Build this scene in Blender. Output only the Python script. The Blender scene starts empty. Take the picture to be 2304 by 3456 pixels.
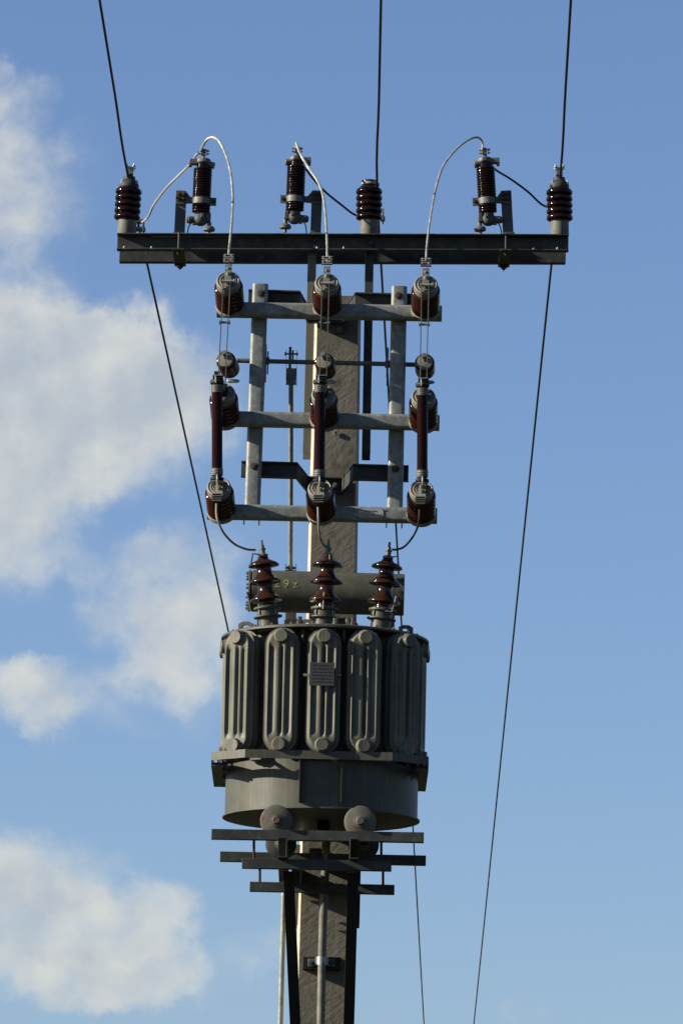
import bpy, math, random
from mathutils import Vector, Matrix
R = math.radians
random.seed(7)
scene = bpy.context.scene
col = scene.collection

# ------------------------------------------------------------ camera, sky, sun, exposure
CAM_Z, CAM_D, F = 1.6, 27.0, 20500.0          # eye height, metres to the pole, focal length (px of the 2304 px wide photo)
PITCH, ROLL = 0.1717, 0.022
cam_data = bpy.data.cameras.new('camera')
cam = bpy.data.objects.new('camera', cam_data); col.objects.link(cam)
cam.location = (0, -CAM_D, CAM_Z)
CR = Matrix.Rotation(R(90) + PITCH, 3, 'X') @ Matrix.Rotation(ROLL, 3, 'Z')
cam.rotation_euler = CR.to_euler()
cam_data.sensor_fit = 'VERTICAL'; cam_data.sensor_height = 24.0
cam_data.lens = F / 3456.0 * 24.0
cam_data.clip_start = 0.1; cam_data.clip_end = 8000
scene.camera = cam

SUN_DIR = Vector((-4.5, -0.90, 1.8)).normalized()   # towards the sun
SUN_EL = math.asin(SUN_DIR.z)
SUN_AZ = math.atan2(SUN_DIR.x, SUN_DIR.y)
sl = bpy.data.lights.new('sun', 'SUN'); sl.energy = 5.0; sl.angle = R(0.5); sl.color = (1.0, 0.92, 0.78)
so = bpy.data.objects.new('sun', sl); col.objects.link(so)
so.rotation_euler = SUN_DIR.to_track_quat('Z', 'Y').to_euler(); so.location = (-20, -10, 20)

scene.view_settings.view_transform = 'Standard'
scene.view_settings.look = 'None'
scene.view_settings.exposure = 1.2
scene.view_settings.gamma = 1.0
scene.cycles.max_bounces = 6

def sky_dir(px, py):
    d = CR @ Vector(((px - 1152) / F, -(py - 1728) / F, -1)); d.normalize()
    return math.degrees(math.atan2(d.x, d.y)), math.degrees(math.asin(d.z))

class NT:
    """small helper for node trees"""
    def __init__(s, nt): s.nt = nt
    def n(s, t, **kw):
        nd = s.nt.nodes.new(t)
        for k, v in kw.items():
            if k.startswith('_'): setattr(nd, k[1:], v)
            else: s.put(nd.inputs[k.replace('__', ' ')], v)
        return nd
    def put(s, sock, v):
        if hasattr(v, 'node'): s.nt.links.new(v, sock)
        else: sock.default_value = v
    def m(s, op, a, b=0.0, c=0.0, clamp=False):
        nd = s.nt.nodes.new('ShaderNodeMath'); nd.operation = op; nd.use_clamp = clamp
        for i, v in enumerate((a, b, c)): s.put(nd.inputs[i], v)
        return nd.outputs[0]
    def mix(s, f, a, b, mode='MIX'):
        nd = s.nt.nodes.new('ShaderNodeMix'); nd.data_type = 'RGBA'; nd.blend_type = mode
        s.put(nd.inputs[0], f); s.put(nd.inputs[6], a); s.put(nd.inputs[7], b)
        return nd.outputs[2]
    def ramp(s, f, a, b, x=0.0, y=1.0):
        nd = s.nt.nodes.new('ShaderNodeMapRange'); nd.interpolation_type = 'SMOOTHSTEP'
        for i, v in enumerate((f, a, b, x, y)): s.put(nd.inputs[i], v)
        return nd.outputs[0]

world = bpy.data.worlds.new('World'); scene.world = world; world.use_nodes = True
wt = world.node_tree; wt.nodes.clear(); w = NT(wt)
SKY_K = 0.0372
sky = w.n('ShaderNodeTexSky', _sky_type='NISHITA', _sun_disc=False, _sun_elevation=SUN_EL, _sun_rotation=SUN_AZ,
          _altitude=200.0, _air_density=1.0, _dust_density=0.6, _ozone_density=2.5)
tc = w.n('ShaderNodeTexCoord')
sep = w.n('ShaderNodeSeparateXYZ', Vector=tc.outputs['Generated'])
az = w.m('DEGREES', w.m('ARCTAN2', sep.outputs[0], sep.outputs[1]))
el = w.m('DEGREES', w.m('ARCSINE', sep.outputs[2]))
cmb = w.n('ShaderNodeCombineXYZ', X=az, Y=el, Z=0.0)
def wnoise(vec, scale, detail, rough=0.55, off=0.0):
    mp = w.n('ShaderNodeVectorMath', _operation='ADD'); w.put(mp.inputs[0], vec); w.put(mp.inputs[1], (off, off * .7, off * 1.3))
    nd = w.n('ShaderNodeTexNoise', Vector=mp.outputs[0], Scale=scale, Detail=detail, Roughness=rough)
    return nd
warp = wnoise(cmb.outputs[0], 1.0, 6, 0.62, 3.1)
wv = w.n('ShaderNodeVectorMath', _operation='SUBTRACT'); w.put(wv.inputs[0], warp.outputs['Color']); w.put(wv.inputs[1], (.5, .5, .5))
ws = w.n('ShaderNodeVectorMath', _operation='SCALE'); w.put(ws.inputs[0], wv.outputs[0]); w.put(ws.inputs['Scale'], 1.0)
wa = w.n('ShaderNodeVectorMath', _operation='ADD'); w.put(wa.inputs[0], cmb.outputs[0]); w.put(wa.inputs[1], ws.outputs[0])
sp2 = w.n('ShaderNodeSeparateXYZ', Vector=wa.outputs[0])
PXD = math.degrees(1 / F)
CLOUDS = [  # centre and half sizes in photo pixels, density
    (-50, 450, 190, 190, .60), (30, 620, 240, 180, .38), (-60, 790, 280, 200, .34), (260, 480, 90, 80, .22), (130, 300, 70, 70, .25), (120, 930, 200, 80, .12), (-40, 250, 80, 70, .35),
    (120, 1230, 400, 200, 1.15), (430, 1260, 240, 170, .85), (-80, 1330, 420, 340, 1.1), (350, 1450, 380, 180, .8), (640, 1330, 190, 170, .55), (-40, 1720, 300, 230, .75), (120, 1860, 170, 120, .3),
    (560, 2020, 210, 200, .75), (640, 2200, 190, 170, .6), (420, 1880, 170, 80, .18), (520, 2290, 140, 90, .35), (700, 1820, 120, 90, .2),
    (140, 2320, 190, 110, .85), (280, 2430, 170, 70, .4), (60, 2270, 90, 60, .3), (620, 2460, 110, 45, .18),
    (60, 2920, 300, 130, .95), (-60, 3100, 300, 200, .7), (470, 3080, 150, 110, .9), (560, 3040, 60, 60, .3), (470, 3270, 190, 120, .95), (220, 3300, 200, 120, .9), (280, 3060, 170, 70, .35), (230, 3170, 330, 60, .3),
    (900, 3220, 120, 90, .40), (720, 3310, 160, 80, .22), (1760, 3440, 100, 50, .3),
    (-500, 2500, 330, 420, .8), (-700, 900, 400, 300, .8), (3000, 3100, 500, 200, .5)]
tot = None
for (cx, cy, rx, ry, k) in CLOUDS:
    a0, e0 = sky_dir(cx, cy)
    dx = w.m('DIVIDE', w.m('SUBTRACT', sp2.outputs[0], a0), rx * PXD)
    dy = w.m('DIVIDE', w.m('SUBTRACT', sp2.outputs[1], e0), ry * PXD)
    d2 = w.m('ADD', w.m('MULTIPLY', dx, dx), w.m('MULTIPLY', dy, dy))
    g = w.m('MULTIPLY', w.ramp(d2, 2.5, 0.0), k * 1.06)
    tot = g if tot is None else w.m('ADD', tot, g)
fine = wnoise(cmb.outputs[0], 1.6, 11, 0.6, 11.0)
fine2 = wnoise(cmb.outputs[0], 1.25, 5, 0.5, 11.0)
shv = w.n('ShaderNodeVectorMath', _operation='ADD'); w.put(shv.inputs[0], cmb.outputs[0]); w.put(shv.inputs[1], (-.20, .16, 0))
fine3 = wnoise(shv.outputs[0], 1.25, 5, 0.5, 11.0)
dens = w.m('ADD', tot, w.m('MULTIPLY', w.m('MULTIPLY', w.m('SUBTRACT', fine.outputs['Fac'], 0.5), 1.75), w.ramp(tot, 0.0, .5)))
mask = w.m('MULTIPLY', w.ramp(dens, 0.0, 1.55), 0.96)
relief = w.m('MULTIPLY', w.m('SUBTRACT', fine2.outputs['Fac'], fine3.outputs['Fac']), 2.2)
soft = wnoise(wa.outputs[0], 0.8, 4, 0.5, 21.0)
grey = w.m('ADD', w.m('MULTIPLY', w.ramp(tot, .5, 2.4), .55), w.m('MULTIPLY', w.m('SUBTRACT', soft.outputs['Fac'], .42), 1.6))
shade = w.m('SUBTRACT', grey, relief, clamp=True)
ccol = w.mix(shade, (0.298, 0.306, 0.294, 1), (0.200, 0.226, 0.258, 1))
skyc = w.n('ShaderNodeVectorMath', _operation='SCALE'); w.put(skyc.inputs[0], sky.outputs[0]); w.put(skyc.inputs['Scale'], SKY_K)
SKY_TINT = (1.24, 1.31, 1.60, 1)
skyt = w.mix(1.0, skyc.outputs[0], SKY_TINT, 'MULTIPLY')
fin = w.mix(mask, skyt, ccol)
bg = w.n('ShaderNodeBackground', Color=fin, Strength=1.0)
wo = w.n('ShaderNodeOutputWorld'); wt.links.new(bg.outputs[0], wo.inputs[0])

# ------------------------------------------------------------ helpers
def P(px, py, Y):
    """point of the scene that the photo shows at pixel (px, py), at depth Y (0 = axis of the pole)"""
    d = CR @ Vector(((px - 1152) / F, -(py - 1728) / F, -1))
    t = (Y + CAM_D) / d.y
    return Vector((d.x * t, Y, CAM_Z + d.z * t))

class MB:
    def __init__(s): s.v = []; s.f = []
    def add(s, vs, fs):
        o = len(s.v); s.v += [Vector(v) for v in vs]; s.f += [tuple(i + o for i in f) for f in fs]; return s
    def box(s, c, sx, sy, sz, M=None):
        c = Vector(c); vs = []
        for x in (-.5, .5):
            for y in (-.5, .5):
                for z in (-.5, .5):
                    p = Vector((x * sx, y * sy, z * sz))
                    vs.append(c + (M @ p if M else p))
        return s.add(vs, [(0, 1, 3, 2), (4, 6, 7, 5), (0, 4, 5, 1), (2, 3, 7, 6), (0, 2, 6, 4), (1, 5, 7, 3)])
    def ext(s, prof, o, u, v, along):
        """extrude the 2-D outline prof (in axes u, v) along a vector, capped"""
        o, u, v, along = map(Vector, (o, u, v, along)); n = len(prof)
        a = [o + u * p[0] + v * p[1] for p in prof]; b = [p + along for p in a]
        fs = [(i, (i + 1) % n, n + (i + 1) % n, n + i) for i in range(n)]
        fs += [tuple(range(n - 1, -1, -1)), tuple(range(n, 2 * n))]
        return s.add(a + b, fs)
    def hollow(s, outer, inner, o, u, v, along):
        o, u, v, along = map(Vector, (o, u, v, along)); n = len(outer)
        A = [o + u * p[0] + v * p[1] for p in outer]; B = [o + u * p[0] + v * p[1] for p in inner]
        vs = A + [p + along for p in A] + B + [p + along for p in B]; fs = []
        for i in range(n):
            j = (i + 1) % n
            fs += [(i, j, n + j, n + i), (2 * n + j, 2 * n + i, 3 * n + i, 3 * n + j), (j, i, 2 * n + i, 2 * n + j), (n + i, n + j, 3 * n + j, 3 * n + i)]
        return s.add(vs, fs)
    def tube(s, pts, r, n=12, rs=None):
        pts = [Vector(p) for p in pts]; m = len(pts); vs = []; fs = []
        t0 = (pts[1] - pts[0]).normalized()
        ref = Vector((0, 0, 1)) if abs(t0.z) < .9 else Vector((1, 0, 0))
        u = t0.cross(ref).normalized()
        for i in range(m):
            t = (pts[min(i + 1, m - 1)] - pts[max(i - 1, 0)]).normalized()
            u = (u - t * u.dot(t)).normalized(); vv = t.cross(u)
            rr = rs[i] if rs else r
            for k in range(n):
                a = 2 * math.pi * k / n
                vs.append(pts[i] + (u * math.cos(a) + vv * math.sin(a)) * rr)
        for i in range(m - 1):
            for k in range(n):
                fs.append((i * n + k, i * n + (k + 1) % n, (i + 1) * n + (k + 1) % n, (i + 1) * n + k))
        fs += [tuple(range(n - 1, -1, -1)), tuple(range((m - 1) * n, m * n))]
        return s.add(vs, fs)
    def lathe(s, prof, o, axis, n=40):
        o, ax = Vector(o), Vector(axis).normalized()
        ref = Vector((0, 0, 1)) if abs(ax.z) < .9 else Vector((0, 1, 0))
        u = ax.cross(ref).normalized(); vv = ax.cross(u); vs = []; fs = []; m = len(prof)
        for (r, h) in prof:
            for k in range(n):
                a = 2 * math.pi * k / n
                vs.append(o + ax * h + (u * math.cos(a) + vv * math.sin(a)) * max(r, 1e-5))
        for i in range(m - 1):
            for k in range(n):
                fs.append((i * n + k, i * n + (k + 1) % n, (i + 1) * n + (k + 1) % n, (i + 1) * n + k))
        if prof[0][0] > 1e-4: fs.append(tuple(range(n - 1, -1, -1)))
        if prof[-1][0] > 1e-4: fs.append(tuple(range((m - 1) * n, m * n)))
        return s.add(vs, fs)
    def cyl(s, a, b, r, n=20):
        a, b = Vector(a), Vector(b); return s.lathe([(r, 0), (r, (b - a).length)], a, b - a, n)
    def bolt(s, p, axis, r=.008, h=.008, washer=True):
        ax = Vector(axis).normalized(); p = Vector(p)
        if washer: s.lathe([(r * 1.35, 0), (r * 1.35, .002)], p, ax, 16)
        s.lathe([(r, 0), (r, h * .85), (r * .88, h)], p + ax * .0015, ax, 6)
        s.lathe([(r * .5, 0), (r * .5, h * .7)], p + ax * h, ax, 10)
        return s
    def pieces(s):
        par = list(range(len(s.v)))
        def find(i):
            while par[i] != i: par[i] = par[par[i]]; i = par[i]
            return i
        for f in s.f:
            a = find(f[0])
            for i in f[1:]: par[find(i)] = a
        comp = {}
        for i in range(len(s.v)): comp.setdefault(find(i), []).append(i)
        boxes = [[ids, [min(s.v[i][k] for i in ids) - .0006 for k in range(3)], [max(s.v[i][k] for i in ids) + .0006 for k in range(3)]] for ids in comp.values()]
        ch = True
        while ch:
            ch = False
            for i in range(len(boxes)):
                for j in range(i + 1, len(boxes)):
                    A, B = boxes[i], boxes[j]
                    if all(A[1][k] <= B[2][k] and B[1][k] <= A[2][k] for k in range(3)):
                        A[0] += B[0]; A[1] = [min(A[1][k], B[1][k]) for k in range(3)]; A[2] = [max(A[2][k], B[2][k]) for k in range(3)]
                        boxes.pop(j); ch = True; break
                if ch: break
        out = []
        for ids, _, _ in boxes:
            mp = {i: n for n, i in enumerate(sorted(ids))}; q = MB(); q.v = [s.v[i] for i in sorted(ids)]
            q.f = [tuple(mp[i] for i in f) for f in s.f if f[0] in mp]; out.append(q)
        return out
    def each(s, name, mat, *a, **k):
        """every separate piece becomes a part of its own"""
        return [q.build(name, mat, *a, **k) for q in s.pieces()]
    def build(s, name, mat, parent=None, org=None, bevel=0.0, smooth=35):
        org = Vector(org) if org is not None else Vector((0, 0, 0))
        me = bpy.data.meshes.new(name)
        me.from_pydata([tuple(v - org) for v in s.v], [], s.f); me.validate()
        import bmesh
        bm = bmesh.new(); bm.from_mesh(me); bmesh.ops.recalc_face_normals(bm, faces=bm.faces); bm.to_mesh(me); bm.free()
        for p in me.polygons: p.use_smooth = True
        me.set_sharp_from_angle(angle=R(smooth))
        me.materials.append(mat)
        o = bpy.data.objects.new(name, me); col.objects.link(o)
        if parent is not None: o.parent = parent
        else: o.location = org
        if bevel:
            b = o.modifiers.new('bevel', 'BEVEL'); b.width = bevel; b.segments = 2; b.limit_method = 'ANGLE'; b.angle_limit = R(40)
            b.harden_normals = False
        return o

def tag(o, label=None, cat=None, group=None, kind=None):
    if label: o['label'] = label
    if cat: o['category'] = cat
    if group: o['group'] = group
    if kind: o['kind'] = kind
    return o
def empty(name, loc, label, cat, group=None, M=None):
    o = bpy.data.objects.new(name, None); col.objects.link(o)
    o.empty_display_size = .05
    if M is not None: o.matrix_world = M
    else: o.location = loc
    return tag(o, label, cat, group)
def copy_tree(o, parent=None):
    c = o.copy(); col.objects.link(c)
    if parent is not None: c.parent = parent; c.matrix_parent_inverse = o.matrix_parent_inverse.copy()
    for ch in list(o.children): copy_tree(ch, c)
    return c
def smooth_path(pts, n=8):
    out = []; m = len(pts)
    for i in range(m - 1):
        p0, p1, p2, p3 = pts[max(i - 1, 0)], pts[i], pts[i + 1], pts[min(i + 2, m - 1)]
        for k in range(n):
            t = k / n
            out.append(.5 * ((2 * p1) + (p2 - p0) * t + (2 * p0 - 5 * p1 + 4 * p2 - p3) * t * t + (3 * p1 - p0 - 3 * p2 + p3) * t ** 3))
    out.append(pts[-1]); return out
def rrect(w_, h_, r, k=5):
    pts = []
    for (cx, cy, a0) in ((w_ / 2 - r, h_ / 2 - r, 0), (-w_ / 2 + r, h_ / 2 - r, 90), (-w_ / 2 + r, -h_ / 2 + r, 180), (w_ / 2 - r, -h_ / 2 + r, 270)):
        for i in range(k + 1):
            a = R(a0 + 90 * i / k); pts.append((cx + r * math.cos(a), cy + r * math.sin(a)))
    return pts
def cprof(web, fl, t, sgn=1):
    """C section: web along v, flanges toward +u (sgn)"""
    p = [(0, -web / 2), (fl, -web / 2), (fl, -web / 2 + t), (t, -web / 2 + t), (t, web / 2 - t), (fl, web / 2 - t), (fl, web / 2), (0, web / 2)]
    return [(sgn * a, b) for a, b in p]

# ------------------------------------------------------------ materials
CS = .49    # overall paint darkness
def mat(name, base, rough=.5, metal=0.0, var=None, vscale=8.0, stretch=(1, 1, 1), bump=0.0, bscale=60.0, spec=.5, coat=0.0,
        spots=None, sscale=20.0, sth=(.62, .72), streak=None, bstretch=None, brot=0.0):
    m = bpy.data.materials.new(name); m.use_nodes = True
    nt = m.node_tree; nt.nodes.clear(); q = NT(nt)
    tc = q.n('ShaderNodeTexCoord'); oc = tc.outputs['Object']
    def mapped(sc, rot=0.0):
        if rot:
            m0 = q.n('ShaderNodeMapping', Vector=oc); m0.inputs['Rotation'].default_value = (0, rot, 0); src = m0.outputs[0]
        else: src = oc
        mp = q.n('ShaderNodeMapping', Vector=src); mp.inputs['Scale'].default_value = sc; return mp.outputs[0]
    base = tuple(x * CS for x in base); var = tuple(x * CS for x in var) if var else None; spots = tuple(x * CS for x in spots) if spots else None
    streak = (*[x * CS for x in streak[:3]], streak[3]) if streak else None
    c = (*base, 1); colr = c
    if var:
        nz = q.n('ShaderNodeTexNoise', Vector=mapped(stretch), Scale=vscale, Detail=6, Roughness=.6)
        colr = q.mix(q.ramp(nz.outputs['Fac'], .33, .68), c, (*var, 1))
    if streak:
        nz3 = q.n('ShaderNodeTexNoise', Vector=mapped((1, 1, .04)), Scale=70, Detail=4, Roughness=.6)
        colr = q.mix(q.m('MULTIPLY', q.ramp(nz3.outputs['Fac'], .45, .75), streak[3]), colr, (*streak[:3], 1))
    if spots:
        nz2 = q.n('ShaderNodeTexNoise', Vector=oc, Scale=sscale, Detail=5, Roughness=.6)
        colr = q.mix(q.ramp(nz2.outputs['Fac'], *sth), colr, (*spots, 1))
    b = q.n('ShaderNodeBsdfPrincipled')
    q.put(b.inputs['Base Color'], colr); b.inputs['Metallic'].default_value = metal
    rn = q.n('ShaderNodeTexNoise', Vector=oc, Scale=vscale * 2.3, Detail=4)
    q.put(b.inputs['Roughness'], q.m('ADD', rough - .06, q.m('MULTIPLY', rn.outputs['Fac'], .12)))
    b.inputs['Specular IOR Level'].default_value = spec; b.inputs['Coat Weight'].default_value = coat; b.inputs['Coat Roughness'].default_value = .06
    if bump:
        bn = q.n('ShaderNodeTexNoise', Vector=mapped(bstretch or (1, 1, 1), brot), Scale=bscale, Detail=6, Roughness=.65)
        bp = q.n('ShaderNodeBump', Height=bn.outputs['Fac'], Strength=min(1.0, bump), Distance=.01)
        q.nt.links.new(bp.outputs[0], b.inputs['Normal'])
    o = q.n('ShaderNodeOutputMaterial'); nt.links.new(b.outputs[0], o.inputs[0])
    return m
M_GALV = mat('galvanised_steel', (.36, .38, .345), .55, .15, (.22, .24, .225), 28, bump=.06, bscale=90, spots=(.50, .51, .47), sscale=45, sth=(.56, .72), spec=.35)
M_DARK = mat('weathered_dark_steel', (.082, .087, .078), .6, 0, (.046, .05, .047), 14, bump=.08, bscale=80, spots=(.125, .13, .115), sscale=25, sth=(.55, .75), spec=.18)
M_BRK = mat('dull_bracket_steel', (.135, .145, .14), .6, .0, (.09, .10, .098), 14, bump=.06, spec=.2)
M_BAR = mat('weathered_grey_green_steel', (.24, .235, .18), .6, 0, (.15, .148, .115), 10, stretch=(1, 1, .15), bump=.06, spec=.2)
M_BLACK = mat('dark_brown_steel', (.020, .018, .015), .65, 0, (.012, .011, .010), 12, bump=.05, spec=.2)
M_CONC = mat('weathered_concrete', (.265, .245, .195), .92, 0, (.20, .185, .15), 5, bump=.35, bscale=34, bstretch=(.7, 1, 1.5), brot=R(38), spec=.1, spots=(.12, .108, .088), sscale=9, sth=(.52, .74), streak=(.15, .138, .115, .45))
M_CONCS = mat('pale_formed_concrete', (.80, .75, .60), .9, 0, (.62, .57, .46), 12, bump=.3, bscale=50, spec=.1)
M_TANK = mat('aged_grey_green_paint', (.125, .125, .095), .5, 0, (.088, .090, .070), 6, bump=.05, bscale=40, streak=(.22, .205, .155, .5), spec=.18, spots=(.15, .095, .06), sscale=17, sth=(.66, .74))
M_RAD = mat('aged_grey_green_radiator_paint', (.19, .187, .142), .5, 0, (.125, .125, .097), 6, bump=.04, bscale=30, streak=(.36, .325, .23, .65), spec=.18)
M_PORC = mat('brown_glazed_porcelain', (.046, .011, .006), .10, 0, (.024, .007, .004), 9, spec=.2)
M_BUSH = mat('chestnut_glazed_porcelain', (.056, .024, .014), .14, 0, (.034, .015, .010), 9, spec=.22)
M_BASE = mat('cemented_metal_base', (.22, .22, .19), .6, 0, (.14, .14, .12), 20, bump=.08, spec=.2)
M_LEAD = mat('pale_lead', (.40, .38, .30), .55, .05, (.28, .26, .21), 20, spec=.25)
M_FUSE = mat('dark_red_brown_resin', (.026, .006, .004), .10, 0, (.016, .005, .004), 6, spec=.06)
M_PORCD = mat('dark_brown_glazed_porcelain', (.016, .006, .004), .10, 0, (.010, .005, .004), 9, spec=.2)
M_CAP = mat('cast_grey_metal', (.33, .31, .25), .5, 0, (.22, .21, .175), 16, bump=.06, bscale=70, spec=.25)
M_ALU = mat('aluminium_wire', (.66, .64, .54), .5, .2, (.5, .48, .41), 30)
M_WIRE = mat('blackened_conductor', (.018, .016, .013), .6, 0, (.03, .027, .022), 30, spec=.2)
M_GREYW = mat('grey_lead', (.23, .215, .17), .55, .05, (.15, .14, .115), 20, spec=.25)
M_ZINC = mat('bright_zinc', (.58, .58, .52), .4, .4, (.42, .42, .38), 40)
M_CAST = mat('dull_grey_casting', (.22, .225, .20), .5, .1, (.12, .125, .115), 14, bump=.08, spec=.25)
M_RUST = mat('rusty_bolt_steel', (.07, .042, .028), .8, 0, (.05, .03, .02), 30, bump=.1)
M_YEL = mat('faded_yellow_paint', (.50, .45, .11), .6, 0, (.34, .31, .09), 40)
M_PLATE = mat('pale_label_metal', (.62, .60, .60), .5, .1, (.50, .49, .48), 30)
M_LBLY = mat('faded_label_yellow', (.50, .44, .18), .6)
M_LBLG = mat('faded_label_grey', (.26, .26, .25), .6)
M_NAME = mat('dull_grey_nameplate', (.075, .077, .07), .5, .1, (.055, .056, .052), 50, bump=.2, bscale=120)
M_GRASS = mat('grass_field', (.06, .075, .028), .95, 0, (.10, .085, .045), .6, spots=(.035, .05, .018), sscale=3.0, bump=.4, bscale=9, spec=.1)
# wheels: grey paint with rust breaking through
M_WHEEL = mat('painted_cast_wheel', (.185, .175, .14), .6, 0, (.13, .125, .10), 12, spots=(.16, .075, .04), sscale=30, sth=(.56, .66), bump=.1, spec=.2)
# twisted strand look for the pale jumpers comes from a real twist (see strand())

X, Y_, Z = Vector((1, 0, 0)), Vector((0, 1, 0)), Vector((0, 0, 1))

# ------------------------------------------------------------ ground
g = MB(); N = 24
vs = []; fs = []
for i in range(N + 1):
    for j in range(N + 1):
        x = (i / N - .5) * 2; y = (j / N - .5) * 2
        x = math.copysign(abs(x) ** 3, x) * 3000; y = math.copysign(abs(y) ** 3, y) * 3000
        vs.append((x, y, 0))
for i in range(N):
    for j in range(N):
        a = i * (N + 1) + j; fs.append((a, a + N + 1, a + N + 2, a + 1))
g.add(vs, fs)
tag(g.build('ground', M_GRASS), kind='structure')

# ------------------------------------------------------------ concrete pole
def pole():
    top = P(1141, 1013, 0); bot = P(1088, 3456, 0)
    d = (bot - top); k = (top.z) / (top.z - bot.z)
    foot = top + d * k; foot.z = -.4
    root = empty('utility_pole', (foot.x, 0, 0), 'weathered square concrete pole with chamfered corners carrying all the equipment', 'pole')
    m = MB(); rows = 60; vs = []; fs = []; n = 8
    for i in range(rows + 1):
        t = i / rows; c = foot.lerp(top, t); wd = .300 + (.208 - .300) * t; dp = .26 + (.200 - .26) * t
        ch = .013; a, b = wd / 2, dp / 2
        for (x, y) in ((-a + ch, -b), (a - ch, -b), (a, -b + ch), (a, b - ch), (a - ch, b), (-a + ch, b), (-a, b - ch), (-a, -b + ch)):
            vs.append(Vector((c.x + x, c.y + y, c.z)))
    for i in range(rows):
        for k2 in range(n): fs.append((i * n + k2, i * n + (k2 + 1) % n, (i + 1) * n + (k2 + 1) % n, (i + 1) * n + k2))
    fs += [tuple(range(n - 1, -1, -1)), tuple(range(rows * n, rows * n + n))]
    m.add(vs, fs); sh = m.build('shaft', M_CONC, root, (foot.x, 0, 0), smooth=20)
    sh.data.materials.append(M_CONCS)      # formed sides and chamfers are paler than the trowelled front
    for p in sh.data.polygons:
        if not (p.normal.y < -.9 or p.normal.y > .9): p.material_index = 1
    h = MB()   # drilled hole with a raised sleeve
    c = P(1133, 1462, -.108)
    h.lathe([(.0045, 0), (.0045, .006), (.011, .006), (.013, 0)], c, (0, -1, 0), 16)
    h.build('hole_sleeve', M_CONC, root, (foot.x, 0, 0))
    return root
pole()

# ------------------------------------------------------------ crossarm and its two uprights
def crossarm():
    org = P(1156, 840, 0)
    root = empty('crossarm', org, 'long dark steel double channel crossarm bolted across the pole top', 'crossarm')
    FY, RY, H = -.145, .12, .076
    a, b = P(395, 813, FY), P(1918, 817, FY)
    m = MB(); m.ext(cprof(H, .05, .006), (a.x, FY + .05, a.z), (0, -1, 0), (0, 0, 1), b - a)
    m.build('channel', M_DARK, root, org, bevel=.0015)
    off = Vector((0, RY - FY - .0, 0))
    m = MB(); m.ext(cprof(H, .05, .006, -1), (a.x + .003, RY + .0, a.z), (0, -1, 0), (0, 0, 1), b - a - Vector((.006, 0, 0)))
    m.build('channel', M_DARK, root, org, bevel=.0015)
    def at(px, dz=0, Yy=0): # point along the arm
        t = (px - 395) / (1918 - 395); p = a.lerp(b, t); return Vector((p.x, Yy, p.z + dz))
    ux = (b - a).normalized()
    for px in (604, 1706):
        m = MB(); c = at(px, -H / 2 - .006, (FY + RY) / 2 + .01)
        m.box(c, .052, RY - FY + .10, .008)
        m.ext([(-.022, 0), (.022, 0), (.012, -.012), (-.012, -.012)], c + Vector((0, .13, -.004)), X, Z, (0, .025, 0))
        m.build('clamp_plate', M_DARK, root, org, bevel=.001)
        m = MB(); m.cyl(at(px, -H / 2 - .012, FY - .006), at(px, H / 2 + .002, FY - .006), .005, 10)
        m.bolt(at(px, -H / 2 - .01, FY - .008), (0, 0, -1), .009, .009)
        m.bolt(at(px, -H / 2 - .01, RY + .055), (0, 0, -1), .009, .009)
        m.each('tie_bolt', M_DARK, root, org)
    for px, dz in ((1063, .012), (1063, -.02), (1253, .0)):
        m = MB(); m.bolt(at(px, dz, FY + .043), (0, -1, 0), .011, .012); m.each('bolt', M_DARK, root, org)
    for px in (420, 512, 1070, 1160, 1800, 1880):     # bright zinc nuts along the lower flange
        m = MB(); m.bolt(at(px, -H / 2 + .006, FY + .012), (0, 0, 1), .005, .006); m.build('nut', M_ZINC, root, org)
    # uprights carrying the arm: channels strapped to both pole sides
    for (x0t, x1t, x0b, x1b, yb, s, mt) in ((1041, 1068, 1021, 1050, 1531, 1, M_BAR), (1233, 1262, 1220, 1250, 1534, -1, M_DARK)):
        t0, b0 = P((x0t + x1t) / 2, 800, -.08), P((x0b + x1b) / 2, yb, -.08)
        m = MB(); wd = .038
        o = b0 - Vector((s * wd / 2, 0, 0)) if s > 0 else b0 + Vector((wd / 2, 0, 0))
        # C with its web against the pole, flanges outward
        prof = [(0, 0), (wd, 0), (wd, .15), (0, .15), (0, .144), (wd - .006, .144), (wd - .006, .006), (0, .006)]
        prof = [(p[0] if s > 0 else -p[0], p[1]) for p in prof]
        m.ext(prof, o, X, Y_, t0 - b0)
        m.build('upright', mt, root, org, bevel=.001)
    # strap plate with bolt clamping the uprights on the pole
    c = P(1146, 1104, -.118)
    m = MB(); m.box(c, .042, .02, .058); m.build('strap_plate', M_DARK, root, org, bevel=.001)
    m = MB(); m.bolt(P(1146, 1114, -.130), (0, -1, 0), .011, .012); m.each('bolt', M_CAST, root, org)
    return at
arm_at = crossarm()

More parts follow.
